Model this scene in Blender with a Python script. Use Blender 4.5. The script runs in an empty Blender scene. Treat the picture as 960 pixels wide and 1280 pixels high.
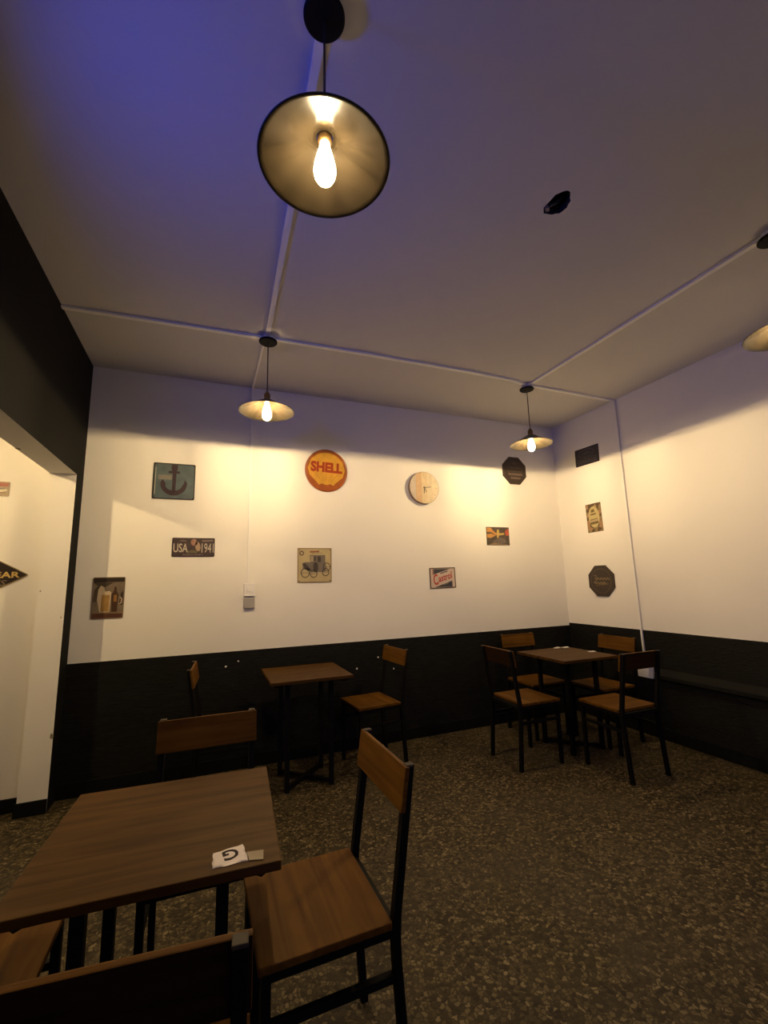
import bpy, bmesh, math, random
from mathutils import Matrix, Vector, Euler
random.seed(7)
scene = bpy.context.scene
COL = scene.collection
PI = math.pi

# ------------------------------------------------------------------ camera
F_PX = 542.41
YAW, PITCH, ROLL = 0.3842, 0.1609, -0.0254
fw = Vector((math.sin(YAW)*math.cos(PITCH), math.cos(YAW)*math.cos(PITCH), math.sin(PITCH)))
r0 = Vector((math.cos(YAW), -math.sin(YAW), 0)); u0 = r0.cross(fw)
rt = math.cos(ROLL)*r0 + math.sin(ROLL)*u0
up = -math.sin(ROLL)*r0 + math.cos(ROLL)*u0
cam_d = bpy.data.cameras.new('camera'); cam = bpy.data.objects.new('camera', cam_d); COL.objects.link(cam)
cam_d.sensor_fit = 'HORIZONTAL'; cam_d.sensor_width = 36; cam_d.lens = F_PX*36/960
cam_d.clip_start = 0.02
M = Matrix((rt, up, -fw)).transposed().to_4x4(); M.translation = (0, 0, 1.40)
cam.matrix_world = M
scene.camera = cam

# ------------------------------------------------------------------ world, light, exposure
world = bpy.data.worlds.new('world'); scene.world = world; world.use_nodes = True
bg = world.node_tree.nodes['Background']
bg.inputs['Color'].default_value = (0.20, 0.19, 0.36, 1)      # added cool ambient, let in by the invented front opening
bg.inputs['Strength'].default_value = 0.80
vs = scene.view_settings
vs.view_transform = 'Standard'; vs.look = 'None'; vs.gamma = 1; vs.use_curve_mapping = False
vs.exposure = 0.8
def area(name, loc, target, size, energy, color, spread=PI):
    d = bpy.data.lights.new(name, 'AREA'); d.shape = 'DISK'; d.size = size; d.energy = energy; d.color = color; d.spread = spread
    o = bpy.data.objects.new(name, d); COL.objects.link(o); o.location = loc
    o.rotation_euler = (Vector(target)-Vector(loc)).to_track_quat('-Z', 'Y').to_euler(); return o
BLUE = area('blue_wall_lamp', (-0.87, 1.12, 2.36), (0.55, 1.60, 2.52), 0.22, 3.6, (0.02, 0.07, 1.0), 2.3)
FIL_STRENGTH = 10500.0
GLASS_GLOW = 6.0
BULBS = (0.30, 1.15, 1.15, 0.45, 1.6)   # nearest, far left, far corner, right edge, next room
WARM = (1.0, 0.735, 0.38)

# ------------------------------------------------------------------ room measures
H, XL, XR, YB = 3.151, -0.909, 3.72, 3.8237
XL2 = -1.07            # far face of the left wall
YF = -2.4              # end wall behind the camera, unseen
DB, DR = 0.884, 0.911  # top of the black dado
HEAD, YJ = 2.224, 3.645
XLL, YB2 = -4.2, 3.752 # next room

# ------------------------------------------------------------------ materials
def new_mat(name):
    m = bpy.data.materials.new(name); m.use_nodes = True
    nt = m.node_tree; return m, nt, nt.nodes['Principled BSDF']
def mat(name, col, rough=0.6, metal=0.0, noise=0.0, nscale=12.0, bump=0.0, bscale=60.0, spec=0.5):
    m, nt, b = new_mat(name); N = nt.nodes; L = nt.links
    b.inputs['Base Color'].default_value = (*col, 1); b.inputs['Roughness'].default_value = rough
    b.inputs['Metallic'].default_value = metal; b.inputs['Specular IOR Level'].default_value = spec
    tc = N.new('ShaderNodeTexCoord')
    if noise > 0:
        n = N.new('ShaderNodeTexNoise'); n.inputs['Scale'].default_value = nscale; n.inputs['Detail'].default_value = 5
        L.new(tc.outputs['Object'], n.inputs['Vector'])
        mx = N.new('ShaderNodeMix'); mx.data_type = 'RGBA'
        mx.inputs[6].default_value = (*[c*(1-noise) for c in col], 1); mx.inputs[7].default_value = (*[min(1, c*(1+noise)) for c in col], 1)
        L.new(n.outputs['Fac'], mx.inputs[0]); L.new(mx.outputs[2], b.inputs['Base Color'])
    if bump > 0:
        n2 = N.new('ShaderNodeTexNoise'); n2.inputs['Scale'].default_value = bscale; n2.inputs['Detail'].default_value = 4
        L.new(tc.outputs['Object'], n2.inputs['Vector'])
        bp = N.new('ShaderNodeBump'); bp.inputs['Strength'].default_value = bump; bp.inputs['Distance'].default_value = 0.004
        L.new(n2.outputs['Fac'], bp.inputs['Height']); L.new(bp.outputs['Normal'], b.inputs['Normal'])
    return m
WHITE = mat('white_emulsion', (0.80, 0.77, 0.72), 0.85, noise=0.03, nscale=2.2, bump=0.12, bscale=9, spec=0.2)
CEIL = mat('ceiling_emulsion', (0.60, 0.58, 0.565), 0.9, noise=0.03, nscale=1.6, bump=0.1, bscale=7, spec=0.2)
BLACKP = mat('black_wall_paint', (0.0045, 0.0045, 0.004), 0.75, noise=0.2, nscale=5, bump=0.2, bscale=30, spec=0.12)
TRUNK = mat('white_plastic', (0.80, 0.78, 0.76), 0.5)
PLATEGREY = mat('grey_plastic', (0.36, 0.33, 0.31), 0.5)  # mid grey for the plate below the switch
STEEL = mat('black_steel', (0.0042, 0.0040, 0.0036), 0.6, noise=0.2, nscale=30, spec=0.12)
CAP = mat('grey_cap', (0.045, 0.034, 0.024), 0.6, spec=0.2)
CANOPY = mat('black_canopy', (0.004, 0.004, 0.004), 0.6, spec=0.12)
CORD = mat('brown_cord', (0.03, 0.022, 0.018), 0.7)
BRASS = mat('dark_brass', (0.16, 0.10, 0.04), 0.4, metal=0.8)

def dado_mat():
    m, nt, b = new_mat('black_dado'); N = nt.nodes; L = nt.links
    b.inputs['Roughness'].default_value = 0.6; b.inputs['Specular IOR Level'].default_value = 0.15
    tc = N.new('ShaderNodeTexCoord'); mp = N.new('ShaderNodeMapping'); mp.inputs['Scale'].default_value = (3, 3, 34)
    L.new(tc.outputs['Object'], mp.inputs['Vector'])
    n = N.new('ShaderNodeTexNoise'); n.inputs['Scale'].default_value = 4.5; n.inputs['Detail'].default_value = 6; n.inputs['Roughness'].default_value = 0.65
    L.new(mp.outputs[0], n.inputs['Vector'])
    bp = N.new('ShaderNodeBump'); bp.inputs['Strength'].default_value = 0.6; bp.inputs['Distance'].default_value = 0.008
    L.new(n.outputs['Fac'], bp.inputs['Height']); L.new(bp.outputs['Normal'], b.inputs['Normal'])
    r = N.new('ShaderNodeValToRGB'); r.color_ramp.elements[0].position = 0.35; r.color_ramp.elements[0].color = (0.003, 0.003, 0.0026, 1)
    r.color_ramp.elements[1].position = 0.75; r.color_ramp.elements[1].color = (0.014, 0.0135, 0.011, 1)
    L.new(n.outputs['Fac'], r.inputs['Fac']); L.new(r.outputs['Color'], b.inputs['Base Color'])
    return m
DADO = dado_mat()

def wood_mat(name, dark, mid, light, rough=0.4, axis=0, scale=1.0):
    m, nt, b = new_mat(name); N = nt.nodes; L = nt.links
    tc = N.new('ShaderNodeTexCoord'); oi = N.new('ShaderNodeObjectInfo')
    add = N.new('ShaderNodeVectorMath'); add.operation = 'ADD'
    sc = N.new('ShaderNodeVectorMath'); sc.operation = 'SCALE'; sc.inputs[0].default_value = (7.3, 3.1, 5.7)
    L.new(oi.outputs['Random'], sc.inputs['Scale']); L.new(tc.outputs['Object'], add.inputs[0]); L.new(sc.outputs[0], add.inputs[1])
    mp = N.new('ShaderNodeMapping'); s = [22*scale]*3; s[axis] = 1.6*scale; mp.inputs['Scale'].default_value = s
    L.new(add.outputs[0], mp.inputs['Vector'])
    n = N.new('ShaderNodeTexNoise'); n.inputs['Scale'].default_value = 1.3; n.inputs['Detail'].default_value = 7; n.inputs['Distortion'].default_value = 0.5
    L.new(mp.outputs[0], n.inputs['Vector'])
    r = N.new('ShaderNodeValToRGB'); e = r.color_ramp.elements
    e[0].position = 0.28; e[0].color = (*dark, 1); e[1].position = 0.72; e[1].color = (*light, 1)
    k = e.new(0.5); k.color = (*mid, 1)
    L.new(n.outputs['Fac'], r.inputs['Fac'])
    n2 = N.new('ShaderNodeTexNoise'); n2.inputs['Scale'].default_value = 5; L.new(add.outputs[0], n2.inputs['Vector'])
    mx = N.new('ShaderNodeMix'); mx.data_type = 'RGBA'; mx.blend_type = 'MULTIPLY'; mx.inputs[0].default_value = 0.45
    r2 = N.new('ShaderNodeValToRGB'); r2.color_ramp.elements[0].position = 0.3; r2.color_ramp.elements[0].color = (0.45, 0.4, 0.38, 1); r2.color_ramp.elements[1].position = 0.7
    L.new(n2.outputs['Fac'], r2.inputs['Fac']); L.new(r.outputs['Color'], mx.inputs[6]); L.new(r2.outputs['Color'], mx.inputs[7])
    L.new(mx.outputs[2], b.inputs['Base Color']); b.inputs['Roughness'].default_value = rough
    b.inputs['Specular IOR Level'].default_value = 0.09
    bp = N.new('ShaderNodeBump'); bp.inputs['Strength'].default_value = 0.12; bp.inputs['Distance'].default_value = 0.002
    L.new(n.outputs['Fac'], bp.inputs['Height']); L.new(bp.outputs['Normal'], b.inputs['Normal'])
    return m
WOOD_SEAT = wood_mat('chair_wood', (0.070, 0.028, 0.0030), (0.120, 0.052, 0.0055), (0.165, 0.076, 0.0090), 0.52, 0)
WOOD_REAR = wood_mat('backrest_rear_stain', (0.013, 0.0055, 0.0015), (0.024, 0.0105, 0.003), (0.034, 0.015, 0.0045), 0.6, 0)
WOOD_TABLE = wood_mat('table_wood', (0.044, 0.0195, 0.0030), (0.074, 0.034, 0.0055), (0.100, 0.048, 0.0085), 0.52, 0)

def floor_mat():
    m, nt, b = new_mat('terrazzo_floor'); N = nt.nodes; L = nt.links
    tc = N.new('ShaderNodeTexCoord')
    nz = N.new('ShaderNodeTexNoise'); nz.inputs['Scale'].default_value = 40; L.new(tc.outputs['Object'], nz.inputs['Vector'])
    wv = N.new('ShaderNodeMix'); wv.data_type = 'VECTOR'; wv.inputs[0].default_value = 0.02
    L.new(tc.outputs['Object'], wv.inputs[4]); L.new(nz.outputs['Color'], wv.inputs[5])
    v = N.new('ShaderNodeTexVoronoi'); v.inputs['Scale'].default_value = 62; L.new(wv.outputs[1], v.inputs['Vector'])
    sp = N.new('ShaderNodeSeparateColor'); L.new(v.outputs['Color'], sp.inputs[0])
    r = N.new('ShaderNodeValToRGB'); e = r.color_ramp.elements
    e[0].position = 0.0; e[0].color = (0.014, 0.009, 0.003, 1); e[1].position = 1.0; e[1].color = (0.20, 0.155, 0.085, 1)
    for p, c in ((0.22, (0.030, 0.022, 0.008)), (0.5, (0.066, 0.048, 0.019)), (0.8, (0.115, 0.088, 0.042))):
        k = e.new(p); k.color = (*c, 1)
    L.new(sp.outputs[0], r.inputs['Fac'])
    # cement between the chips
    d = N.new('ShaderNodeTexVoronoi'); d.feature = 'DISTANCE_TO_EDGE'; d.inputs['Scale'].default_value = 62; L.new(wv.outputs[1], d.inputs['Vector'])
    lt = N.new('ShaderNodeMapRange'); lt.inputs['From Min'].default_value = 0.02; lt.inputs['From Max'].default_value = 0.16
    L.new(d.outputs['Distance'], lt.inputs['Value'])
    mx = N.new('ShaderNodeMix'); mx.data_type = 'RGBA'; mx.inputs[6].default_value = (0.026, 0.018, 0.007, 1)
    L.new(lt.outputs[0], mx.inputs[0]); L.new(r.outputs['Color'], mx.inputs[7])
    # worn smooth patches
    n = N.new('ShaderNodeTexNoise'); n.inputs['Scale'].default_value = 2.3; n.inputs['Detail'].default_value = 6; n.inputs['Roughness'].default_value = 0.65
    L.new(tc.outputs['Object'], n.inputs['Vector'])
    pr = N.new('ShaderNodeMapRange'); pr.inputs['From Min'].default_value = 0.48; pr.inputs['From Max'].default_value = 0.68; pr.inputs['To Max'].default_value = 0.62
    L.new(n.outputs['Fac'], pr.inputs['Value'])
    m2 = N.new('ShaderNodeMix'); m2.data_type = 'RGBA'; m2.inputs[7].default_value = (0.050, 0.038, 0.021, 1)
    L.new(pr.outputs[0], m2.inputs[0]); L.new(mx.outputs[2], m2.inputs[6])
    L.new(m2.outputs[2], b.inputs['Base Color'])
    b.inputs['Roughness'].default_value = 0.62; b.inputs['Specular IOR Level'].default_value = 0.25
    bp = N.new('ShaderNodeBump'); bp.inputs['Strength'].default_value = 0.35; bp.inputs['Distance'].default_value = 0.002
    L.new(lt.outputs[0], bp.inputs['Height']); L.new(bp.outputs['Normal'], b.inputs['Normal'])
    return m
FLOOR = floor_mat()

def emit_mat(name, col, s):
    m, nt, b = new_mat(name)
    b.inputs['Base Color'].default_value = (0, 0, 0, 1); b.inputs['Emission Color'].default_value = (*col, 1); b.inputs['Emission Strength'].default_value = s
    return m
FIL = emit_mat('filament_glow', WARM, FIL_STRENGTH*BULBS[0])
def bulb_mat():
    m = bpy.data.materials.new('bulb_glass'); m.use_nodes = True; nt = m.node_tree; N = nt.nodes; L = nt.links
    N.remove(N['Principled BSDF']); out = N['Material Output']
    t = N.new('ShaderNodeBsdfTransparent'); t.inputs['Color'].default_value = (0.98, 0.96, 0.92, 1)
    g = N.new('ShaderNodeBsdfGlossy'); g.inputs['Roughness'].default_value = 0.05
    e = N.new('ShaderNodeEmission'); e.inputs['Color'].default_value = (1, 0.80, 0.50, 1); e.inputs['Strength'].default_value = GLASS_GLOW
    mx = N.new('ShaderNodeMixShader'); mx.inputs[0].default_value = 0.03
    ad = N.new('ShaderNodeAddShader')
    L.new(t.outputs[0], mx.inputs[1]); L.new(g.outputs[0], mx.inputs[2]); L.new(mx.outputs[0], ad.inputs[0]); L.new(e.outputs[0], ad.inputs[1])
    L.new(ad.outputs[0], out.inputs['Surface']); return m
BULB = bulb_mat()
SHADE_IN = mat('shade_enamel_inside', (0.012, 0.0092, 0.0058), 0.17, metal=0.0, noise=0.10, nscale=9, spec=0.5)
SHADE_OUT = mat('shade_black_outside', (0.02, 0.018, 0.016), 0.45)

# ------------------------------------------------------------------ mesh helpers
def link(name, me, mats, parent=None):
    o = bpy.data.objects.new(name, me); COL.objects.link(o)
    if not isinstance(mats, (list, tuple)): mats = [mats]
    if not me.materials:
        for m in mats: me.materials.append(m)
    if parent: o.parent = parent
    return o
def bm_obj(name, bm, mats, parent=None, smooth=False):
    bmesh.ops.recalc_face_normals(bm, faces=bm.faces)
    me = bpy.data.meshes.new(name); bm.to_mesh(me); bm.free()
    if smooth:
        for p in me.polygons: p.use_smooth = True
    return link(name, me, mats, parent)
def bx(bm, x0, x1, y0, y1, z0, z1, bev=0.0, mi=0):
    r = bmesh.ops.create_cube(bm, size=1.0)
    vs_ = r['verts']
    for v in vs_:
        v.co = Vector((x0+(v.co.x+.5)*(x1-x0), y0+(v.co.y+.5)*(y1-y0), z0+(v.co.z+.5)*(z1-z0)))
    fs = {f for v in vs_ for f in v.link_faces}
    for f in fs: f.material_index = mi
    if bev > 0:
        es = {e for v in vs_ for e in v.link_edges}
        bmesh.ops.bevel(bm, geom=list(es), offset=bev, segments=2, affect='EDGES', profile=0.6)
def box(name, x0, x1, y0, y1, z0, z1, m, parent=None, bev=0.0):
    bm = bmesh.new(); bx(bm, x0, x1, y0, y1, z0, z1, bev); return bm_obj(name, bm, m, parent)
def sweep(bm, pts, w, d, side=None):
    """rectangular tube along pts; w across 'side', d across the other direction"""
    pts = [Vector(p) for p in pts]; rings = []
    for i, p in enumerate(pts):
        a = pts[max(i-1, 0)]; b = pts[min(i+1, len(pts)-1)]
        t = (b-a).normalized()
        s = Vector(side) if side else Vector((1, 0, 0))
        s = (s - t*s.dot(t)).normalized(); n = t.cross(s)
        k = 1.0
        if 0 < i < len(pts)-1:
            k = 1/max(.5, (pts[i]-a).normalized().dot(t))
        rings.append([bm.verts.new(p+s*(w/2*sx)+n*(d/2*sy*k)) for sx, sy in ((-1, -1), (1, -1), (1, 1), (-1, 1))])
    for r0_, r1_ in zip(rings, rings[1:]):
        for j in range(4): bm.faces.new((r0_[j], r0_[(j+1) % 4], r1_[(j+1) % 4], r1_[j]))
    bm.faces.new(rings[0][::-1]); bm.faces.new(rings[-1])
def tube(bm, pts, r, n=8):
    pts = [Vector(p) for p in pts]; rings = []
    for i, p in enumerate(pts):
        t = (pts[min(i+1, len(pts)-1)]-pts[max(i-1, 0)]).normalized()
        s = t.orthogonal().normalized(); q = t.cross(s)
        rings.append([bm.verts.new(p+s*(r*math.cos(2*PI*j/n))+q*(r*math.sin(2*PI*j/n))) for j in range(n)])
    for a, b in zip(rings, rings[1:]):
        for j in range(n): bm.faces.new((a[j], a[(j+1) % n], b[(j+1) % n], b[j]))
    bm.faces.new(rings[0][::-1]); bm.faces.new(rings[-1])
def lathe(bm, prof, n=32, mi=0, closed=False):
    rings = []
    for r, z in prof:
        if r < 1e-6: rings.append([bm.verts.new((0, 0, z))])
        else: rings.append([bm.verts.new((r*math.cos(2*PI*j/n), r*math.sin(2*PI*j/n), z)) for j in range(n)])
    out = []
    for a, b in zip(rings, rings[1:]):
        for j in range(n):
            k = (j+1) % n
            if len(a) == 1 and len(b) == 1: continue
            if len(a) == 1: f = bm.faces.new((a[0], b[j], b[k]))
            elif len(b) == 1: f = bm.faces.new((a[j], b[0], a[k]))
            else: f = bm.faces.new((a[j], b[j], b[k], a[k]))
            f.material_index = mi; out.append(f)
    return out
def prism(bm, poly, z0, z1):
    a = [bm.verts.new((x, y, z0)) for x, y in poly]; b = [bm.verts.new((x, y, z1)) for x, y in poly]; n = len(poly)
    bm.faces.new(a[::-1]); bm.faces.new(b)
    for j in range(n): bm.faces.new((a[j], a[(j+1) % n], b[(j+1) % n], b[j]))
def tag(o, label, cat, group=None):
    o['label'] = label; o['category'] = cat
    if group: o['group'] = group
    return o
def thing(name, label, cat, loc=(0, 0, 0), rz=0, group=None):
    o = bpy.data.objects.new(name, None); COL.objects.link(o); o.empty_display_size = 0.05
    o.location = loc; o.rotation_euler = (0, 0, rz); return tag(o, label, cat, group)
def struct(o):
    o['kind'] = 'structure'; return o
def copy_tree(o, parent=None):
    c = o.copy(); COL.objects.link(c); c.parent = parent
    for ch in [k for k in bpy.data.objects if k.parent == o]: copy_tree(ch, c)
    return c

# ------------------------------------------------------------------ structure
struct(box('floor', XLL, XR+.2, YF-.2, YB+.2, -0.1, 0.0, FLOOR))

HX, HY = 1.473, 1.348
bm = bmesh.new()
outer = [bm.verts.new((x, y, H)) for x, y in ((XL2, YF-.2), (XR+.2, YF-.2), (XR+.2, YB+.2), (XL2, YB+.2))]
hole = []
for j in range(22):
    a = 2*PI*j/22; r = 0.054*(1+.10*math.sin(3*a+1)+random.uniform(-.07, .07))
    hole.append(bm.verts.new((HX+r*math.cos(a), HY+1.25*r*math.sin(a), H)))
E_ = [bm.edges.new((l[i], l[(i+1) % len(l)])) for l in (outer, hole) for i in range(len(l))]
bmesh.ops.triangle_fill(bm, edges=E_, use_beauty=True)
for f in bm.faces:
    if f.normal.z > 0: f.normal_flip()
hole_co = [v.co.copy() for v in hole]
me = bpy.data.meshes.new('ceiling'); bm.to_mesh(me); bm.free()
ceiling = struct(link('ceiling', me, CEIL))
bm = bmesh.new()                                     # ragged hole knocked through the plaster
a = [bm.verts.new(c) for c in hole_co]; b = [bm.verts.new(Vector((HX+(c.x-HX)*.9, HY+(c.y-HY)*.9, H+.12))) for c in hole_co]
for j in range(22): bm.faces.new((a[j], a[(j+1) % 22], b[(j+1) % 22], b[j]))
bm.faces.new(b)
o = bm_obj('hole_recess', bm, mat('dark_void', (0.010, 0.010, 0.014), 0.9), ceiling); o['label'] = 'dark ragged hole knocked in the ceiling plaster'
bm = bmesh.new(); prism(bm, [(HX-.044, HY+.036), (HX-.026, HY+.052), (HX-.012, HY+.040), (HX-.030, HY+.026)], H-.006, H+.01)
bm_obj('broken_plaster', bm, mat('broken_plaster', (0.22, 0.17, 0.16), 0.9), ceiling)
bm = bmesh.new(); sweep(bm, [(HX+.034, HY-.005, H+.05), (HX+.012, HY+.022, H+.030), (HX-.020, HY+.030, H+.012)], 0.012, 0.01, (0, 0, 1))
bm_obj('loose_wire', bm, mat('blue_grey_wire', (0.03, 0.04, 0.08), 0.6), ceiling)
struct(box('ceiling_next_room', XLL, XL2, YF-.2, YB+.2, H, H+.1, CEIL))

wb = struct(box('wall_back', XL2, XR+.2, YB, YB+.2, 0, H, WHITE))
box('dado', XL, XR, YB-.005, YB+.01, 0, DB, DADO, wb)
for cx, cz in ((.155, .772), (.247, .806), (1.248, .656), (1.60, .622), (1.45, .735), (.62, .60)):
    q = random.uniform(.006, .011); bm = bmesh.new()
    bm.faces.new([bm.verts.new((cx+q*math.cos(t)*random.uniform(.6, 1.3), YB-.0056, cz+q*math.sin(t)*random.uniform(.5, 1.2))) for t in [k*PI/3 for k in range(6)]])
    bm_obj('paint_chip', bm, WHITE, wb)
bl = struct(box('baseboard_back', XL, XR, YB-.018, YB-.005, 0, 0.095, BLACKP, None, 0.003))

wr = struct(box('wall_right', XR, XR+.2, YF-.2, YB, 0, H, WHITE))
box('dado', XR-.005, XR+.01, YF, YB-.006, 0, DR, DADO, wr)
bm = bmesh.new()                                     # sloped black ledge half way up the dado
y0, y1 = YF, 2.84
P = [(XR-.005, .592), (XR-.045, .540), (XR-.045, .512), (XR-.005, .512)]
a = [bm.verts.new((x, y0, z)) for x, z in P]; b = [bm.verts.new((x, y1, z)) for x, z in P]
bm.faces.new(a); bm.faces.new(b[::-1])
for j in range(4): bm.faces.new((a[j], a[(j+1) % 4], b[(j+1) % 4], b[j]))
struct(bm_obj('trim_1', bm, mat('mottled_black_ledge', (0.0085, 0.0085, 0.0072), 0.7, noise=.5, nscale=4, spec=.12)))  # near-black with uneven tone along the ledge
struct(box('baseboard_right', XR-.018, XR-.005, YF, YB-.018, 0, 0.095, BLACKP, None, 0.003))

# left wall: black paint towards this room, white in the opening and next door
def wall_piece(bm, y0, y1, z0, z1):
    bx(bm, XL2, XL, y0, y1, z0, z1)
bm = bmesh.new(); wall_piece(bm, YF-.2, YB, HEAD, H); wall_piece(bm, YJ, YB, 0, HEAD); wall_piece(bm, YF-.2, 0.25, 0, HEAD)
bmesh.ops.recalc_face_normals(bm, faces=bm.faces)
for f in bm.faces: f.material_index = 1 if f.normal.x > 0.5 else 0
me = bpy.data.meshes.new('wall_left'); bm.to_mesh(me); bm.free()
wl = struct(link('wall_left', me, [WHITE, BLACKP]))
# small plaster damages on the jamb and beam
for x, y, z, s, ax in ((-1.055, YJ-.001, 1.40, .010, 1), (-.925, YJ-.001, 1.22, .007, 1), (-.915, YJ-.001, .46, .020, 1), (-1.06, 3.05, HEAD-.001, .022, 2)):
    bm = bmesh.new(); pts = []
    for k in range(7):
        t = 2*PI*k/7; q = s*random.uniform(.5, 1.1)
        pts.append((x+q*.6*math.cos(t), y, z+q*math.sin(t)) if ax == 1 else (x+q*math.cos(t), y+q*1.6*math.sin(t), z))
    bm.faces.new([bm.verts.new(p) for p in pts])
    bm_obj('plaster_chip', bm, mat('chip_grey', (0.22, 0.19, 0.13), 0.9), wl)
bm = bmesh.new(); bx(bm, XL2-.012, XL, YJ-.014, YJ, 0, .085, .003); struct(bm_obj('baseboard_jamb', bm, BLACKP))
# next room
wn = struct(box('wall_next_back', XLL, XL2, YB2, YB2+.2, 0, H, WHITE))
struct(box('baseboard_next', XLL, XL2, YB2-.014, YB2, 0, .085, BLACKP, None, 0.003))
struct(box('wall_next_left', XLL-.15, XLL, YF-.2, YB+.2, 0, H, WHITE))
struct(box('wall_next_front', XLL, XL2, YF-.2, YF, 0, H, WHITE))
# end wall behind the camera, unseen: opening and black invented to shape the light
bm = bmesh.new(); bx(bm, XL, -.2, YF-.2, YF, 0, H); bx(bm, 3.0, XR, YF-.2, YF, 0, H); bx(bm, -.2, 3.0, YF-.2, YF, 2.6, H)
struct(bm_obj('wall_front', bm, BLACKP))

# ------------------------------------------------------------------ furniture
def make_chair():
    t = thing('dining_chair', '', 'chair')
    bm = bmesh.new(); bx(bm, -.192, .192, -.170, .190, .450, .470, .004); bm_obj('seat', bm, WOOD_SEAT, t)
    ang = math.atan2(.070, .43)
    bm = bmesh.new(); bx(bm, -.195, .195, -.007, .007, -.061, .061, .003)
    bmesh.ops.recalc_face_normals(bm, faces=bm.faces)
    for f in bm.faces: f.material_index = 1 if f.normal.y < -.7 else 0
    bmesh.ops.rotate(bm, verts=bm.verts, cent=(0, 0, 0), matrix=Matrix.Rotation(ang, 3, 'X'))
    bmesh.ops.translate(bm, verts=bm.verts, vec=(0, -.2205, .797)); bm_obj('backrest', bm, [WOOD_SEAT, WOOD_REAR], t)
    for s in (-1, 1):
        x = .176*s
        bm = bmesh.new(); sweep(bm, [(x, .170, 0), (x, .170, .449)], .024, .024); bm_obj('leg', bm, STEEL, t)
        bm = bmesh.new(); sweep(bm, [(x, -.212, 0), (x, -.186, .36), (x, -.184, .42), (x, -.188, .48), (x, -.2425, .855)], .024, .024)
        lg = bm_obj('leg', bm, STEEL, t)
        bm = bmesh.new(); bx(bm, x-.0125, x+.0125, -.256, -.230, .853, .860, .002); bm_obj('end_cap', bm, CAP, lg)
        bm = bmesh.new(); bx(bm, x-.010, x+.010, -.174, .158, .318, .338); bm_obj('side_stretcher', bm, STEEL, t)
        bm = bmesh.new(); bx(bm, x-.010, x+.010, -.172, .158, .427, .449); bm_obj('seat_rail', bm, STEEL, t)
    bm = bmesh.new(); bx(bm, -.164, .164, .160, .180, .427, .449); bm_obj('seat_rail', bm, STEEL, t)
    bm = bmesh.new(); bx(bm, -.164, .164, -.194, -.174, .422, .447); bm_obj('seat_rail', bm, STEEL, t)
    return t
chair0 = make_chair()
D = math.radians
CH = [  # x, y, direction faced (deg from +y, anticlockwise), label
    (.335, 1.46, 90+1, 'wooden chair with black steel frame nearest the camera, right of the table with white packet'),
    (.020, 1.885, 180-1, 'wooden chair facing the camera behind the near table with white packet'),
    (-.083, 1.065, -6, 'wooden chair seen from behind at the bottom edge, in front of the near table'),
    (-.545, 1.55, -90, 'wooden chair at the bottom left corner, only its seat showing under the near table'),
    (1.255, 3.485, 90+5, 'wooden chair right of the small table against the middle of the black dado'),
    (.155, 3.445, -90-3.5, 'wooden chair left of the small dado table, its narrow backrest seen edge-on'),
    (2.40, 3.02, -90, 'wooden chair on the left side of the far corner table'),
    (2.905, 2.575, 0, 'wooden chair seen from behind at the front of the far corner table'),
    (2.90, 3.46, 180, 'wooden chair behind the far corner table with its back to the long wall'),
    (3.29, 3.06, 90, 'wooden chair on the right of the corner table, backrest below the white wall conduit'),
]
for i, (x, y, a, lab) in enumerate(CH):
    c = chair0 if i == 0 else copy_tree(chair0)
    c.location = (x, y, 0); c.rotation_euler = (0, 0, D(a)); tag(c, lab, 'chair', 'wooden chairs with black steel frames')

def make_table():
    t = thing('dining_table', '', 'table')
    bm = bmesh.new(); bx(bm, -.29, .29, -.29, .29, .728, .750, .003); bm_obj('tabletop', bm, WOOD_TABLE, t)
    for sx in (-1, 1):
        for sy in (-1, 1):
            bm = bmesh.new(); sweep(bm, [(.157*sx, .157*sy, 0), (.157*sx, .157*sy, .708)], .030, .030); bm_obj('leg', bm, STEEL, t)
    for s in (-1, 1):
        for nm, z0, z1 in (('base_crossbar', .012, .036), ('top_crossbar', .708, .7275)):
            bm = bmesh.new(); L_ = .157*math.sqrt(2)-.014 if nm == 'base_crossbar' else .36
            dz = 0.0
            bx(bm, -L_, L_, -.013, .013, z0, z1)
            bmesh.ops.rotate(bm, verts=bm.verts, cent=(0, 0, 0), matrix=Matrix.Rotation(s*PI/4, 3, 'Z'))
            bm_obj(nm, bm, STEEL, t)
    return t
tab0 = make_table()
for i, (x, y, a, lab) in enumerate([
        (-.085, 1.481, -3.4, 'square brown wooden table nearest the camera with a white packet on it'),
        (.706, 3.415, 0, 'small square wooden table against the black dado between two chairs'),
        (2.918, 3.075, 0, 'square wooden table in the far corner with four chairs around it')]):
    c = tab0 if i == 0 else copy_tree(tab0)
    c.location = (x, y, 0); c.rotation_euler = (0, 0, D(a)); tag(c, lab, 'table', 'square wooden tables')

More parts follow.
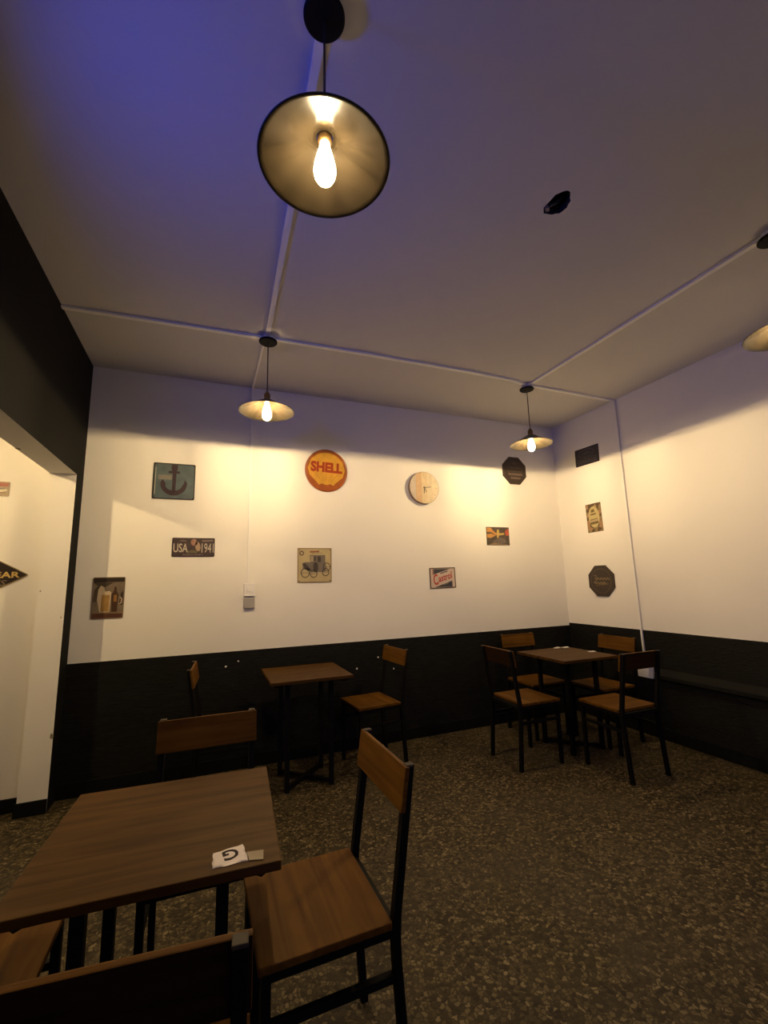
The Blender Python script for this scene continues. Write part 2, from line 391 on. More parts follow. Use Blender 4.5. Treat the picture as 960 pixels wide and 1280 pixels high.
# ------------------------------------------------------------------ pendant lamps
RIM = 2.583
def make_pendant():
    t = thing('pendant_lamp', '', 'lamp')
    bm = bmesh.new(); lathe(bm, [(0, H-.036), (.060, H-.036), (.063, H-.040), (.063, H-.047), (.058, H-.052), (0, H-.054)], 40); bm_obj('canopy', bm, CANOPY, t, False)
    bm = bmesh.new(); tube(bm, [(0, 0, H-.053), (0, 0, RIM+.145)], .0036, 8); bm_obj('cord', bm, CORD, t, True)
    bm = bmesh.new(); lathe(bm, [(0, RIM+.150), (.010, RIM+.150), (.016, RIM+.135), (.021, RIM+.130), (.021, RIM+.078), (.017, RIM+.072), (0, RIM+.072)], 24); bm_obj('lamp_socket', bm, BRASS, t, True)
    bm = bmesh.new()
    inn = [(.024, RIM+.088), (.050, RIM+.074), (.090, RIM+.050), (.130, RIM+.027), (.170, RIM+.008), (.185, RIM)]
    lathe(bm, inn, 64, 1)
    lathe(bm, [(.185, RIM), (.187, RIM+.002), (.170, RIM+.011), (.130, RIM+.030), (.090, RIM+.053), (.050, RIM+.077), (.024, RIM+.091), (.024, RIM+.088)], 64, 0)
    bmesh.ops.remove_doubles(bm, verts=bm.verts, dist=1e-5)
    bm_obj('lamp_shade', bm, [SHADE_OUT, SHADE_IN], t, True)
    bm = bmesh.new()
    prof = [(0, -.062), (.012, -.060), (.022, -.053), (.029, -.040), (.032, -.024), (.031, -.008), (.027, .012), (.021, .035), (.016, .055), (.0145, .070)]
    lathe(bm, [(r, RIM+z) for r, z in prof], 32)
    bu = bm_obj('light_bulb', bm, BULB, t, True)
    bm = bmesh.new()
    for k in range(6):
        a = 2*PI*k/6; tube(bm, [(.009*math.cos(a), .009*math.sin(a), RIM-.010), (.008*math.cos(a), .008*math.sin(a), RIM+.003)], .0018, 6)
    bm_obj('filament', bm, FIL, bu)
    return t
pen0 = make_pendant()
for i, (x, y, lab) in enumerate([
        (.266, 1.042, 'large nearest pendant lamp with round dish shade and glowing bulb overhead'),
        (.333, 2.937, 'pendant lamp on the left of the far ceiling row, above the small dado table'),
        (2.637, 2.968, 'pendant lamp hanging in the far corner above the corner table'),
        (2.653, 1.090, 'pendant lamp cut off by the right edge of the picture'),
        (-1.99, 2.70, 'pendant lamp of the next room, out of sight beyond the opening')]):
    c = pen0 if i == 0 else copy_tree(pen0)
    c.location = (x, y, 0 if i < 4 else -.0); tag(c, lab, 'lamp', 'dish shaded pendant lamps')
    if i > 0:                                        # every bulb has its own strength
        fl = [k for ch in c.children for k in ch.children if k.name.startswith('filament')][0]
        fl.data = fl.data.copy(); fl.data.materials[0] = emit_mat('filament_glow', WARM, FIL_STRENGTH*BULBS[i])

# ------------------------------------------------------------------ cable trunking
def trunk(name, pts, label, side, w=.031, d=.016, m=TRUNK):
    bm = bmesh.new(); sweep(bm, pts, w, d, side); o = bm_obj(name, bm, m); return tag(o, label, 'cable conduit', 'white surface mounted cable conduits')
zc = H-.008
trunk('cable_conduit', [(XL, 3.013, zc), (.10, 2.965, zc), (.297, 2.953, zc)], 'white ceiling conduit from the black left wall to the far left lamp', (0, 1, 0))
trunk('cable_conduit', [(.369, 2.950, zc), (1.017, 2.924, zc), (2.0, 2.910, zc), (2.426, 2.918, zc), (2.601, 2.948, zc)], 'long white ceiling conduit between the two far lamps', (0, 1, 0))
trunk('cable_conduit', [(2.673, 2.952, zc), (3.2, 2.955, zc), (XR, 2.960, zc)], 'white ceiling conduit from the corner lamp to the right wall', (0, 1, 0))
trunk('cable_conduit', [(.325, 2.908, zc), (.305, 2.2, zc), (.285, 1.5, zc), (.270, 1.074, zc)], 'white ceiling conduit running from the nearest lamp to the far left lamp', (1, 0, 0))
trunk('cable_conduit', [(2.645, 2.936, zc), (2.655, 2.2, zc), (2.655, 1.122, zc)], 'white ceiling conduit running from the corner lamp towards the right edge lamp', (1, 0, 0))
trunk('cable_conduit', [(.312, 2.970, zc), (.306, YB-.016, zc)], 'short white ceiling conduit from the far left lamp to the back wall', (1, 0, 0), .016, .014)
trunk('cable_conduit', [(.306, YB-.007, H-.001), (.306, YB-.007, 1.43)], 'thin white conduit down the back wall to the switch box', (1, 0, 0), .016, .014)
trunk('cable_conduit', [(XR-.012, 2.948, H-.001), (XR-.012, 2.940, .60)], 'thin white conduit down the right wall to the low socket box', (0, 1, 0), .016, .014)
for (x, y, lab) in ((.333, 2.938, 'small white ceiling box above the far left lamp'), (2.637, 2.967, 'small white ceiling box above the corner lamp'), (.266, 1.042, 'small white ceiling box hidden above the nearest lamp'), (2.653, 1.090, 'small white ceiling box above the lamp at the right edge')):
    bm = bmesh.new(); bx(bm, x-.035, x+.035, y-.029, y+.029, H-.0355, H-.0005, .004)
    tag(bm_obj('junction_box', bm, TRUNK), lab, 'junction box', 'ceiling junction boxes')
sw = thing('switch_box', 'white wall switch box under the conduit on the back wall', 'switch', (.318, YB, 1.32))
bm = bmesh.new(); bx(bm, -.044, .044, -.030, 0, -.004, .100, .004); bm_obj('box_body', bm, TRUNK, sw)
bm = bmesh.new(); bx(bm, -.044, .044, -.022, 0, -.102, -.018, .004); bm_obj('socket_plate', bm, PLATEGREY, sw)
bm = bmesh.new(); bx(bm, -.020, .020, -.034, -.029, .030, .070, .003); bm_obj('rocker', bm, TRUNK, sw)
so = thing('socket_box', 'white socket box low on the right wall below the conduit', 'socket', (XR, 2.935, .548))
bm = bmesh.new(); bx(bm, -.040, -.0052, -.070, .070, -.050, .048, .005); bm_obj('box_body', bm, TRUNK, so)
bm = bmesh.new(); bx(bm, -.0425, -.0395, -.052, .052, -.036, .034, .001); bm_obj('face_plate', bm, TRUNK, so)

# ------------------------------------------------------------------ wall signs
def flat(name, col, rough=.4, noise=.15, nscale=25): return mat('print_'+name, col, rough, noise=noise, nscale=nscale, spec=.4)
def rrect(w, h, r, n=4):
    out = []
    for cx, cy, a0 in ((w/2-r, h/2-r, 0), (-w/2+r, h/2-r, PI/2), (-w/2+r, -h/2+r, PI), (w/2-r, -h/2+r, 1.5*PI)):
        for k in range(n+1):
            a = a0+PI/2*k/n; out.append((cx+r*math.cos(a), cy+r*math.sin(a)))
    return out
def ell(cx, cy, rx, ry, n=28, rot=0):
    c, s = math.cos(rot), math.sin(rot)
    return [(cx+rx*math.cos(t)*c-ry*math.sin(t)*s, cy+rx*math.cos(t)*s+ry*math.sin(t)*c) for t in [2*PI*k/n for k in range(n)]]
def ngon(r, n, a0): return [(r*math.cos(a0+2*PI*k/n), r*math.sin(a0+2*PI*k/n)) for k in range(n)]
def sign(name, label, side, a, b, tilt=0, group=None):
    t = thing(name, label, 'sign', group=group)
    if side == 'back': t.location = (a, YB, b); Rm = Matrix.Rotation(PI/2, 3, 'X')
    elif side == 'next': t.location = (a, YB2, b); Rm = Matrix.Rotation(PI/2, 3, 'X')
    else: t.location = (XR, a, b); Rm = Matrix.Rotation(-PI/2, 3, 'Z') @ Matrix.Rotation(PI/2, 3, 'X')
    t.rotation_euler = (Rm @ Matrix.Rotation(D(tilt), 3, 'Z')).to_euler(); return t
def lay(t, name, poly, lvl, m, base=False):
    """a flat printed or pressed shape; lvl = layer number above the plate"""
    bm = bmesh.new()
    z0 = 0.0005 if base else .0040+.0006*(lvl-1)
    z1 = .0040 if base else z0+.0006
    prism(bm, poly, z0 if base else .0036, z1); return bm_obj(name, bm, m, t)
def strip(t, name, pts, w, lvl, m, closed=False):
    """a printed line of even width"""
    bm = bmesh.new(); z0 = .0037; z1 = .0040+.0006*lvl
    n = len(pts); L = []; R = []
    for i in range(n):
        a = Vector(pts[(i-1) % n] if closed or i else pts[0]); b = Vector(pts[(i+1) % n] if closed or i < n-1 else pts[-1])
        d = (b-a).normalized(); q = Vector((-d.y, d.x))*w/2; p = Vector(pts[i]); L.append(p+q); R.append(p-q)
    vl = [[bm.verts.new((p.x, p.y, z)) for p in arr] for arr in (L, R) for z in (z0, z1)]
    for i in range(n if closed else n-1):
        j = (i+1) % n
        bm.faces.new((vl[1][i], vl[1][j], vl[3][j], vl[3][i])); bm.faces.new((vl[0][i], vl[1][i], vl[1][j], vl[0][j])); bm.faces.new((vl[2][i], vl[2][j], vl[3][j], vl[3][i]))
    return bm_obj(name, bm, m, t)
def text(t, s, cx, cy, w, h, lvl, m, rot=0, shear=0, name='lettering', bold=.0, arc=0.0):
    cu = bpy.data.curves.new('text', 'FONT'); cu.body = s; cu.size = 1; cu.offset = bold; cu.extrude = .5; cu.shear = shear; cu.resolution_u = 3
    ob = bpy.data.objects.new('text', cu); COL.objects.link(ob)
    bpy.context.view_layer.update()
    me = bpy.data.meshes.new_from_object(ob.evaluated_get(bpy.context.evaluated_depsgraph_get()))
    bpy.data.objects.remove(ob); bpy.data.curves.remove(cu)
    xs = [v.co.x for v in me.vertices]; ys = [v.co.y for v in me.vertices]
    x0, x1, y0, y1 = min(xs), max(xs), min(ys), max(ys)
    c, q = math.cos(D(rot)), math.sin(D(rot)); z1 = .0040+.0006*lvl
    for v in me.vertices:
        u = ((v.co.x-x0)/(x1-x0)-.5)*w; k = ((v.co.y-y0)/(y1-y0)-.5)*h
        k += arc*(1-(2*u/w)**2)
        v.co = Vector((cx+u*c-k*q, cy+u*q+k*c, z1 if v.co.z > 0 else .0038))
    me.materials.clear(); me.materials.append(m); me.name = name
    o = bpy.data.objects.new(name, me); COL.objects.link(o); o.parent = t; return o

G_SIGNS = 'decorative metal wall signs'
# 1 anchor
t = sign('wall_sign', 'square teal metal sign with a brown anchor, upper left of the back wall', 'back', -.287, 2.253, 0)
lay(t, 'sign_plate', rrect(.310, .298, .010), 0, flat('dark_edge', (.035, .025, .012)), True)
lay(t, 'sign_face', rrect(.292, .280, .020), 1, mat('print_teal', (.085, .115, .115), .35, noise=.45, nscale=14))
AN = flat('anchor', (.040, .020, .022), .5, .3)
lay(t, 'anchor_print', [(-.024, .138), (.022, .138), (.022, .098), (.014, .085), (.040, .085), (.040, .066), (.014, .066), (.011, -.090), (-.014, -.090), (-.014, .066), (-.044, .066), (-.044, .085), (-.016, .085), (-.024, .098)], 2, AN)
arcp = [(.100*math.cos(a), -.030+.085*math.sin(a)) for a in [PI+PI*k/14 for k in range(15)]]
lay(t, 'anchor_print', [(-.080, .010), (-.088, .012)]+[(-.100, -.015)]+[(.098*math.cos(a)-.002, -.020+.098*math.sin(a)) for a in [PI+.12+(PI-.24)*k/12 for k in range(13)]]+[(.098, -.012), (.080, .014), (.070, -.020)]+[(.062*math.cos(a)-.002, -.028+.050*math.sin(a)) for a in [2*PI-.2-(PI-.4)*k/10 for k in range(11)]]+[(-.062, -.020)], 2, AN)
PALE = flat('pale_band', (.19, .175, .14), .5)
lay(t, 'pale_band', [(-.115, .012), (-.018, .012), (-.018, .052), (-.115, .050)], 1.5, PALE)
strip(t, 'border_line', [(-.138, -.11), (-.136, .11)], .004, 2, flat('pale_edge', (.5, .45, .30)))
# 2 number plate
t = sign('number_plate', 'dark licence plate style sign with white letters, left on the back wall', 'back', -.120, 1.718, 0)
lay(t, 'sign_plate', rrect(.316, .152, .008), 0, flat('maroon', (.030, .014, .012)), True)
lay(t, 'sign_face', rrect(.304, .140, .008), 1, mat('print_plate', (.055, .035, .024), .4, noise=.5, nscale=30))
CR = flat('cream', (.50, .45, .36), .5)
lay(t, 'figure_print', ell(.002, .040, .024, .028, 16, .3), 2, flat('flesh', (.30, .17, .11)))
lay(t, 'figure_print', ell(.030, .008, .020, .040, 16, .2), 2, flat('flesh2', (.36, .25, .16)))
lay(t, 'figure_print', [(-.060, -.030), (-.010, -.022), (.030, -.028), (.028, -.046), (-.050, -.046)], 2, flat('olive', (.14, .12, .06)))
text(t, 'USA', -.095, -.005, .105, .070, 4, CR, bold=.01)
text(t, '1941', .105, -.005, .090, .076, 4, CR, bold=.0)
text(t, 'WORLD WAR II', -.005, -.060, .150, .014, 4, flat('mauve', (.30, .22, .20)))
strip(t, 'small_print', [(.062, .052), (.145, .056)], .012, 2, flat('mauve2', (.20, .15, .13)))
strip(t, 'small_print', [(-.10, .054), (-.055, .050)], .010, 2, flat('mauve3', (.16, .12, .10)))
# 3 beer poster
t = sign('wall_sign', 'upright sign with a beer glass and bottle, lowest left on the back wall', 'back', -.688, 1.339, 0)
lay(t, 'sign_plate', rrect(.208, .304, .010), 0, flat('beerbase', (.20, .14, .085)), True)
lay(t, 'sign_face', [(-.100, -.108), (.100, -.100), (.100, .118), (-.100, .112)], 1, mat('print_beer', (.17, .13, .09), .4, noise=.7, nscale=9))
lay(t, 'top_band', rrect(.196, .034, .008) and [(-.098, .112), (.098, .116), (.098, .146), (-.098, .146)], 1, flat('beerdark', (.030, .020, .012)))
lay(t, 'bottom_band', [(-.098, -.146), (.098, -.146), (.098, -.118), (-.098, -.112)], 1, flat('beerred', (.085, .032, .014)))
lay(t, 'shadow_print', [(-.098, -.030), (-.075, -.030), (-.060, .060), (-.020, .080), (.030, .112), (-.098, .112), (-.070, .088), (-.092, .060)], 2, flat('beershade', (.060, .045, .028)))
lay(t, 'glass_print', [(-.050, -.105), (.012, -.105), (.018, .040), (.004, .050), (-.022, .046), (-.030, .080), (-.052, .090), (-.066, .060), (-.070, -.010)], 2.5, flat('foam', (.52, .42, .29)))
lay(t, 'glass_print', [(-.044, -.100), (.008, -.100), (.010, .020), (-.042, .024)], 3, flat('amber', (.33, .19, .055), .4, .4))
lay(t, 'bottle_print', [(.026, -.104), (.062, -.104), (.066, .020), (.052, .050), (.048, .082), (.038, .082), (.034, .050), (.020, .020)], 3, flat('bottle', (.060, .028, .010)))
lay(t, 'bottle_print', [(.036, -.030), (.056, -.030), (.056, .020), (.036, .020)], 3.5, flat('bottlelight', (.25, .13, .04)))
lay(t, 'bottle_print', [(.072, -.055), (.096, -.055), (.096, .050), (.080, .030)], 2, flat('mug', (.035, .022, .015)))
strip(t, 'mug_handle', [(.074, -.048), (.086, -.040), (.088, -.010), (.076, .004)], .009, 3, flat('handle', (.45, .36, .26)))
# 4 round oil sign
t = sign('round_wall_sign', 'round orange and yellow sign lettered SHELL, high on the back wall', 'back', .979, 2.436, -2)
bm = bmesh.new(); lathe(bm, [(0, .001), (.201, .001), (.201, .010), (.194, .013), (.188, .0095), (0, .0095)], 48)
bm_obj('sign_plate', bm, mat('rust_orange', (.30, .075, .010), .4, noise=.45, nscale=14), t)
YEL = mat('oil_yellow', (.56, .29, .030), .4, noise=.35, nscale=16)
def lay2(t, name, poly, z1, m):
    bm = bmesh.new(); prism(bm, poly, .009, z1); return bm_obj(name, bm, m, t)
sh = [(-.06, -.150), (-.045, -.128), (.045, -.128), (.06, -.150), (.085, -.140), (.075, -.118)]
fan = []
for k in range(29):
    a = -.42+(PI+.84)*k/28; r = .172*(1+.02*math.cos(12*a)); fan.append((r*math.cos(a), .012+.150*math.sin(a)*1.05))
lay2(t, 'shell_emblem', fan+[(-.085, -.118), (-.070, -.140), (-.04, -.126), (0, -.138), (.04, -.126), (.070, -.140), (.085, -.118)], .0105, YEL)
RED = flat('rust_red', (.30, .035, .006), .45, .3)
o = text(t, 'SHELL', 0, .030, .300, .100, 1, RED, bold=.055)
for v in o.data.vertices: v.co.z = .0112 if v.co.z > .004 else .0098
for k in range(-2, 3):
    bm = bmesh.new(); x1 = .055*k; sweep(bm, [(x1*.35, -.105, .0104), (x1, -.030, .0104)], .004, .0012, (1, 0, 0)); bm_obj('shell_rib', bm, mat('rib_%d' % k, (.42, .19, .02), .5), t)
# 5 vintage car
t = sign('wall_sign', 'cream square sign with a drawing of a vintage car', 'back', .870, 1.566, 0)
lay(t, 'sign_plate', rrect(.306, .304, .006), 0, flat('carbase', (.24, .17, .075)), True)
lay(t, 'sign_face', rrect(.290, .288, .006), 1, mat('print_cream', (.46, .37, .19), .45, noise=.25, nscale=10))
INK = flat('ink', (.060, .048, .036), .5, .3); INK2 = flat('ink_grey', (.17, .14, .11), .5, .3); GLZ = flat('car_pale', (.36, .29, .18))
lay(t, 'car_drawing', [(-.040, .020), (.095, .020), (.095, .090), (-.044, .090)], 2, INK2)
lay(t, 'car_drawing', [(-.036, .030), (-.014, .030), (-.014, .082), (-.036, .082)], 2.5, GLZ)
lay(t, 'car_drawing', [(-.006, .038), (.010, .038), (.010, .078), (-.006, .078)], 3, INK)
lay(t, 'car_drawing', [(.024, .028), (.054, .028), (.054, .078), (.024, .078)], 3, INK)
lay(t, 'car_drawing', [(-.112, .018), (-.080, .028), (-.040, .026), (.095, .020), (.110, -.030), (.085, -.060), (-.020, -.062), (-.105, -.030)], 2, INK2)
lay(t, 'car_drawing', [(-.108, .016), (-.085, .018), (-.050, -.020), (-.030, -.040), (-.062, -.050), (-.098, -.014)], 3, INK)
lay(t, 'car_drawing', ell(.008, -.018, .022, .046, 18), 3, INK)
for cx, cy, r in ((-.085, -.066, .036), (-.010, -.074, .030), (.108, -.016, .032), (.098, -.062, .030)):
    strip(t, 'wheel_drawing', ell(cx, cy, r, r*1.08, 18), .007, 3, INK, True)
    strip(t, 'wheel_drawing', [(cx-r, cy), (cx+r, cy)], .005, 2.7, INK2)
strip(t, 'seal', ell(-.117, .106, .016, .017, 16), .010, 2, flat('seal', (.12, .075, .05)), True)
strip(t, 'title_print', [(-.045, .118), (.040, .122)], .014, 2, flat('titlered', (.27, .09, .045), .5, .5))
strip(t, 'title_print', [(-.030, .106), (.070, .109)], .006, 2, flat('titlegrey', (.27, .20, .11), .5, .5))
for cx, cy in ((-.143, .142), (.143, .142), (-.143, -.142), (.143, -.142)): lay(t, 'screw_hole', ell(cx*.96, cy*.96, .005, .005, 8), 2, INK)
# 6 clock
t = sign('wall_clock', 'round whitewashed wooden wall clock right of the orange round sign', 'back', 1.972, 2.326, 0); t['category'] = 'clock'
bm = bmesh.new(); lathe(bm, [(0, .001), (.160, .001), (.163, .006), (.163, .036), (0, .036)], 48); bm_obj('clock_case', bm, mat('clock_edge', (.20, .135, .085), .6), t)
plank = [((-.165, -.092), (.50, .42, .34)), ((-.091, -.031), (.50, .33, .18)), ((-.030, .030), (.56, .44, .26)), ((.031, .091), (.60, .50, .33)), ((.092, .165), (.66, .55, .38))]
for (xa, xb), c in plank:
    pts = []
    for k in range(9): x = max(-.1585, xa+(xb-xa)*k/8); x = min(x, .1585); pts.append((x, math.sqrt(max(0, .1585**2-x*x))))
    poly = pts+[(x, -y) for x, y in reversed(pts)]
    cl = []
    for q in poly:
        if not cl or (abs(q[0]-cl[-1][0])+abs(q[1]-cl[-1][1])) > 1e-4: cl.append(q)
    if abs(cl[0][0]-cl[-1][0])+abs(cl[0][1]-cl[-1][1]) < 1e-4: cl.pop()
    bm = bmesh.new(); prism(bm, cl, .035, .0385); bm_obj('face_plank', bm, mat('face_plank', c, .6, noise=.2, nscale=22), t)
HND = mat('clock_hand', (.05, .035, .02), .5)
for ang_, L_, w in ((-93, .058, .008), (-62, .052, .005), (8, .075, .006)):
    bm = bmesh.new(); sweep(bm, [(-.012*math.cos(D(ang_)), -.012*math.sin(D(ang_)), .0405), (L_*math.cos(D(ang_)), L_*math.sin(D(ang_)), .0405)], w, .0016, (-math.sin(D(ang_)), math.cos(D(ang_)), 0)); bm_obj('clock_hand', bm, HND, t)
bm = bmesh.new(); lathe(bm, [(0, .038), (.010, .038), (.010, .0425), (0, .0425)], 16); bm_obj('clock_hub', bm, HND, t)
for k in range(12):
    a = PI/6*k; r = .135
    bm = bmesh.new(); sweep(bm, [((r-.010)*math.cos(a), (r-.010)*math.sin(a), .0389), ((r+.010)*math.cos(a), (r+.010)*math.sin(a), .0389)], .006, .0012, (-math.sin(a), math.cos(a), 0)); bm_obj('hour_mark', bm, mat('hour_mark', (.42, .33, .22), .6), t)
# 7 motor oil sign
t = sign('wall_sign', 'small sign with red slanted lettering on a white band, low on the back wall', 'back', 2.155, 1.430, 1)
lay(t, 'sign_plate', rrect(.290, .202, .005), 0, flat('oilframe', (.10, .065, .030)), True)
lay(t, 'sign_face', rrect(.268, .182, .003), 1, flat('oilwhite', (.56, .45, .38), .4, .1))
NAVY = flat('oilnavy', (.045, .048, .058), .4, .2)
lay(t, 'corner_print', [(-.100, .088), (.085, .088), (-.100, .036)], 2, NAVY)
lay(t, 'corner_print', [(-.090, -.088), (.104, -.088), (.104, -.030)], 2, NAVY)
lay(t, 'corner_print', [(-.112, .088), (-.103, .088), (-.103, .036), (-.112, .030)], 2, flat('oilred2', (.25, .06, .04)))
ORED = flat('oilred', (.40, .045, .028), .4, .15)
text(t, 'C', -.078, -.014, .058, .104, 3, ORED, rot=14, shear=.25, bold=.02)
text(t, 'astrol', .028, .010, .165, .066, 3, ORED, rot=14, shear=.25, bold=.02)
strip(t, 'small_print', [(-.028, .044), (.056, .066)], .013, 2.5, flat('oilgrey', (.16, .13, .12)))
strip(t, 'small_print', [(.004, -.066), (.060, -.050)], .012, 2.5, flat('oilgrey2', (.16, .13, .12)))
# 8 octagons
def octagon(label, side, a, b, tilt):
    t = sign('octagon_sign', label, side, a, b, tilt)
    bm = bmesh.new(); prism(bm, ngon(.168, 8, PI/8), .001, .012); prism(bm, ngon(.160, 8, PI/8), .010, .0135)
    bm_obj('sign_plate', bm, mat('oct_brown', (.040, .026, .016), .5, noise=.3, nscale=14), t)
    return t
def raise_(o, z0=.0136, z1=.0145):
    for v in o.data.vertices: v.co.z = z1 if v.co.z > .0039 else .0130
    return o
t = octagon('dark brown octagonal sign high on the back wall beside the corner lamp', 'back', 3.122, 2.592, 0)
OC = flat('octpale', (.085, .062, .046), .5, .3); OC2 = flat('octpale2', (.15, .105, .085), .5, .3)
raise_(lay(t, 'emblem_print', ell(0, .085, .022, .016, 16), 3, OC)); raise_(strip(t, 'print_line', [(-.07, .035), (.08, .035)], .012, 3, OC)); raise_(strip(t, 'print_line', [(-.10, -.01), (.10, -.01)], .010, 3, OC))
raise_(strip(t, 'print_line', [(-.09, -.042), (.10, -.042)], .024, 3, OC2)); raise_(strip(t, 'print_line', [(-.06, -.085), (.07, -.085)], .020, 3, OC2))
t = octagon('dark octagonal sign with gold oval lettering, lowest on the right wall', 'right', 3.330, 1.361, 0)
OG = flat('octgold', (.17, .125, .06), .5, .3)
raise_(strip(t, 'ring_print', ell(0, 0, .122, .122, 32), .008, 3, flat('octring', (.085, .062, .048)), True))
wave = lambda y, a, x0, x1, n: [(x0+(x1-x0)*k/n, y+a*math.sin(k*1.9)) for k in range(n+1)]
raise_(strip(t, 'lettering_print', wave(.020, .010, -.075, .105, 16), .014, 3, OG))
raise_(strip(t, 'lettering_print', wave(-.022, .007, -.085, .060, 13), .016, 3, OG))
raise_(strip(t, 'lettering_print', [(-.085, .050), (-.060, .060), (-.045, .030), (-.060, -.005), (-.090, -.010)], .012, 3, flat('octmauve', (.13, .10, .075))))
raise_(strip(t, 'lettering_print', [(-.070, -.046), (.0, -.040), (.085, -.030)], .006, 3, OG))

# 9 small picture sign
t = sign('wall_sign', 'small dark picture sign with orange and red shapes beside the corner of the back wall', 'back', 2.847, 1.856, 0)
lay(t, 'sign_plate', rrect(.290, .194, .003), 0, flat('picbase', (.055, .038, .018)), True)
lay(t, 'sign_face', rrect(.286, .190, .003), 1, mat('print_pic', (.065, .048, .036), .4, noise=.7, nscale=18))
lay(t, 'orange_print', [(-.140, .090), (-.085, .088), (-.060, .060), (-.020, .030), (.0, .020), (-.030, .012), (-.080, .040), (-.140, .045)], 2, flat('picorange', (.46, .22, .06), .4, .4))
lay(t, 'orange_print', [(-.140, .020), (-.085, .026), (-.040, .012), (-.020, .016), (-.050, -.004), (-.090, -.020), (-.135, -.018)], 2, flat('picamber', (.44, .22, .06), .4, .4))
lay(t, 'figure_print', [(-.008, .070), (.012, .070), (.018, .030), (.080, .036), (.080, .016), (.010, .006), (.002, -.020), (-.012, -.018), (-.020, .020)], 2.5, flat('picyellow', (.48, .33, .10), .4, .3))
lay(t, 'red_print', [(.090, .040), (.105, .070), (.140, .080), (.142, .010), (.105, .004)], 2, flat('picred', (.42, .085, .040), .4, .3))
lay(t, 'grey_print', [(-.08, -.060), (-.02, -.030), (.03, -.014), (.09, -.030), (.10, -.070), (.04, -.080), (-.05, -.085)], 2, mat('print_picgrey', (.13, .10, .085), .4, noise=.6, nscale=35))
lay(t, 'pale_print', [(-.10, -.082), (-.04, -.070), (.02, -.084), (.12, -.086), (.12, -.094), (-.13, -.094)], 2.5, flat('picpale', (.26, .18, .09)))
# 10 garage sign
t = sign('wall_sign', 'dark rectangular garage sign, highest on the right wall', 'right', 3.357, 2.685, -1)
lay(t, 'sign_plate', rrect(.310, .188, .004), 0, flat('garbase', (.020, .013, .014)), True)
lay(t, 'sign_face', rrect(.290, .170, .004), 1, mat('print_gar', (.033, .026, .030), .4, noise=.3, nscale=20))
GP = flat('garpale', (.085, .075, .080), .5, .3)
strip(t, 'oval_print', ell(-.005, .032, .100, .040, 30), .010, 2, GP, True)
lay(t, 'emblem_print', [(-.06, .026), (-.02, .044), (.03, .046), (.065, .030), (.04, .022), (-.03, .018)], 2, flat('gar2', (.070, .068, .072)))
text(t, 'GARAGE', 0, -.045, .250, .056, 2, GP, bold=.02)
# 11 camouflage sign with oval
t = sign('wall_sign', 'upright camouflage patterned sign with a pale oval, middle of the right wall', 'right', 3.343, 2.013, 1)
lay(t, 'sign_plate', rrect(.192, .300, .003), 0, flat('camobase', (.17, .11, .045)), True)
def camo():
    m, nt, b = new_mat('print_camo'); N = nt.nodes; L = nt.links
    tc = N.new('ShaderNodeTexCoord'); v = N.new('ShaderNodeTexVoronoi'); v.inputs['Scale'].default_value = 26; L.new(tc.outputs['Object'], v.inputs['Vector'])
    sp = N.new('ShaderNodeSeparateColor'); L.new(v.outputs['Color'], sp.inputs[0])
    r = N.new('ShaderNodeValToRGB'); r.color_ramp.interpolation = 'CONSTANT'; e = r.color_ramp.elements
    e[0].color = (.075, .042, .012, 1); e[1].position = .75; e[1].color = (.30, .16, .075, 1); k = e.new(.25); k.color = (.20, .135, .06, 1); k = e.new(.5); k.color = (.28, .19, .10, 1)
    L.new(sp.outputs[0], r.inputs['Fac']); L.new(r.outputs['Color'], b.inputs['Base Color']); b.inputs['Roughness'].default_value = .45; return m
lay(t, 'sign_face', rrect(.188, .296, .003), 1, camo())
lay(t, 'oval_print', ell(0, .008, .070, .112, 32), 2, flat('ovalcream', (.44, .36, .17), .5, .12))
OI = flat('oliveink', (.135, .095, .030), .5, .3)
for (xa, xb, y, w) in ((-.030, .012, .072, .030), (-.040, .030, .036, .016), (-.048, .046, -.018, .009), (-.056, .052, -.056, .026)):
    strip(t, 'lettering_print', [(xa, y-.002), (xb, y+.004)], w, 3, OI)
strip(t, 'lettering_print', [(-.058, -.034), (.058, -.030)], .010, 3, flat('ovalmauve', (.34, .24, .17)))
# 12 diamond tyre sign in the next room, only its right tip in view
t = sign('diamond_sign', 'black diamond sign with yellow lettering on the next room wall', 'next', -1.425, 1.514, 0)
lay(t, 'sign_plate', [(.258, -.004), (.258, .004), (.245, .012), (.006, .150), (-.006, .150), (-.245, .012), (-.258, .004), (-.258, -.004), (-.245, -.012), (-.006, -.150), (.006, -.150), (.245, -.012)], 0, flat('diaedge', (.30, .22, .10)), True)
lay(t, 'sign_face', [(.254, .003), (.241, .008), (.004, .145), (-.004, .145), (-.241, .008), (-.254, .0), (-.241, -.008), (-.004, -.139), (.004, -.139), (.241, -.008)], 1, flat('diablack', (.020, .012, .010)))
text(t, 'GOODYEAR', 0, .002, .430, .042, 2, flat('diayellow', (.55, .38, .12), .45, .1), bold=.03)
text(t, 'TIRES', .060, -.052, .170, .036, 2, flat('diagrey', (.24, .18, .12)), shear=.3)
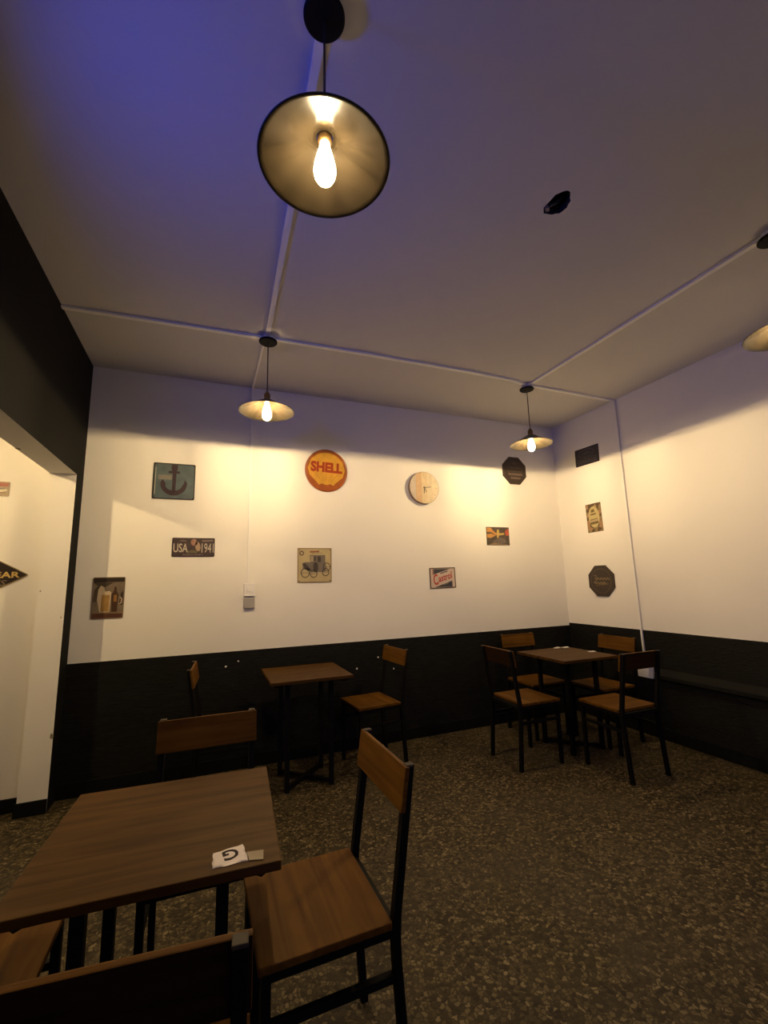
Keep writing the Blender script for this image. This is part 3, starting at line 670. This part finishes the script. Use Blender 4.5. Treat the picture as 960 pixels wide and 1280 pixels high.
# 13 red and white plate in the next room
t = sign('wall_sign', 'small red and white plate on the next room wall, cut by the left edge', 'next', -1.478, 2.114, 0)
lay(t, 'sign_plate', rrect(.310, .104, .008), 0, flat('rwbase', (.34, .26, .17)), True)
lay(t, 'red_band', [(-.148, .044), (.148, .044), (.148, .018), (-.148, .010)], 1, flat('rwred', (.33, .085, .050)))
lay(t, 'white_band', [(-.148, .002), (.120, .010), (.146, -.010), (.100, -.030), (-.148, -.040)], 1, flat('rwwhite', (.62, .55, .42)))
strip(t, 'print_line', [(.04, -.004), (.13, .004)], .012, 2, flat('rwgrey', (.22, .17, .12)))
strip(t, 'print_line', [(.06, -.030), (.135, -.026)], .010, 2, flat('rwbrown', (.25, .17, .10)))

# ------------------------------------------------------------------ small things on the tables
pk = thing('sugar_packet', 'white paper packet with a dark round letter on the near table', 'packet', (.077, 1.238, .7502), D(-3))
bm = bmesh.new()
N_, M_ = 10, 8; gv = []
poly = [(-.043, -.036), (.039, -.032), (.027, .043), (-.043, .028)]
for iz in (0, 1):
    g = []
    for i in range(N_+1):
        row = []
        for j in range(M_+1):
            u, v = i/N_, j/M_
            p = (Vector(poly[0])*(1-u)+Vector(poly[1])*u)*(1-v)+(Vector(poly[3])*(1-u)+Vector(poly[2])*u)*v
            hgt = .0008+(.0030*max(0, math.sin(PI*u)*math.sin(PI*v))**.3+.0003*math.sin(9*u+5*v) if iz else 0)
            row.append(bm.verts.new((p.x+.0012*math.sin(13*v+i), p.y+.0012*math.sin(11*u+j), hgt)))
        g.append(row)
    gv.append(g)
for g in gv:
    for i in range(N_):
        for j in range(M_): bm.faces.new((g[i][j], g[i+1][j], g[i+1][j+1], g[i][j+1]))
ring = lambda g: [g[i][0] for i in range(N_+1)]+[g[N_][j] for j in range(1, M_+1)]+[g[i][M_] for i in range(N_-1, -1, -1)]+[g[0][j] for j in range(M_-1, 0, -1)]
ra, rb = ring(gv[0]), ring(gv[1])
for i in range(len(ra)): bm.faces.new((ra[i], ra[(i+1) % len(ra)], rb[(i+1) % len(rb)], rb[i]))
bm_obj('paper_packet', bm, mat('packet_paper', (.62, .56, .58), .5), pk, True)
o = text(pk, 'G', -.002, .003, .036, .042, 1, mat('packet_ink', (.022, .012, .014), .6, spec=.1), rot=190, bold=.015)
for v in o.data.vertices: v.co.z = .0044 if v.co.z > .004 else .0030
bm = bmesh.new(); prism(bm, [(.040, -.034), (.072, -.042), (.075, -.003), (.036, .002)], .0004, .0022)
m, nt, b = new_mat('clear_wrapper'); b.inputs['Base Color'].default_value = (.15, .098, .042, 1); b.inputs['Roughness'].default_value = .3
bm_obj('clear_wrapper', bm, m, pk)
SLIP = mat('slip_paper', (.62, .58, .54), .6)
for x, y, a, lab in ((3.070, 3.335, 10, 'white paper slip on the back edge of the corner table, left of a pair'),
                     (3.150, 3.315, -8, 'white paper slip on the back edge of the corner table, right of a pair'),
                     (3.165, 3.02, -20, 'lone white paper slip near the right edge of the corner table')):
    bm = bmesh.new(); bx(bm, -.030, .030, -.020, .020, 0, .005, .0015)
    for v in bm.verts: v.co.z += .002*math.sin(60*v.co.x)*(v.co.z > .002)
    o = bm_obj('paper_slip', bm, SLIP); o.location = (x, y, .7502); o.rotation_euler = (0, 0, D(a)); tag(o, lab, 'paper', 'white slips on the corner table')
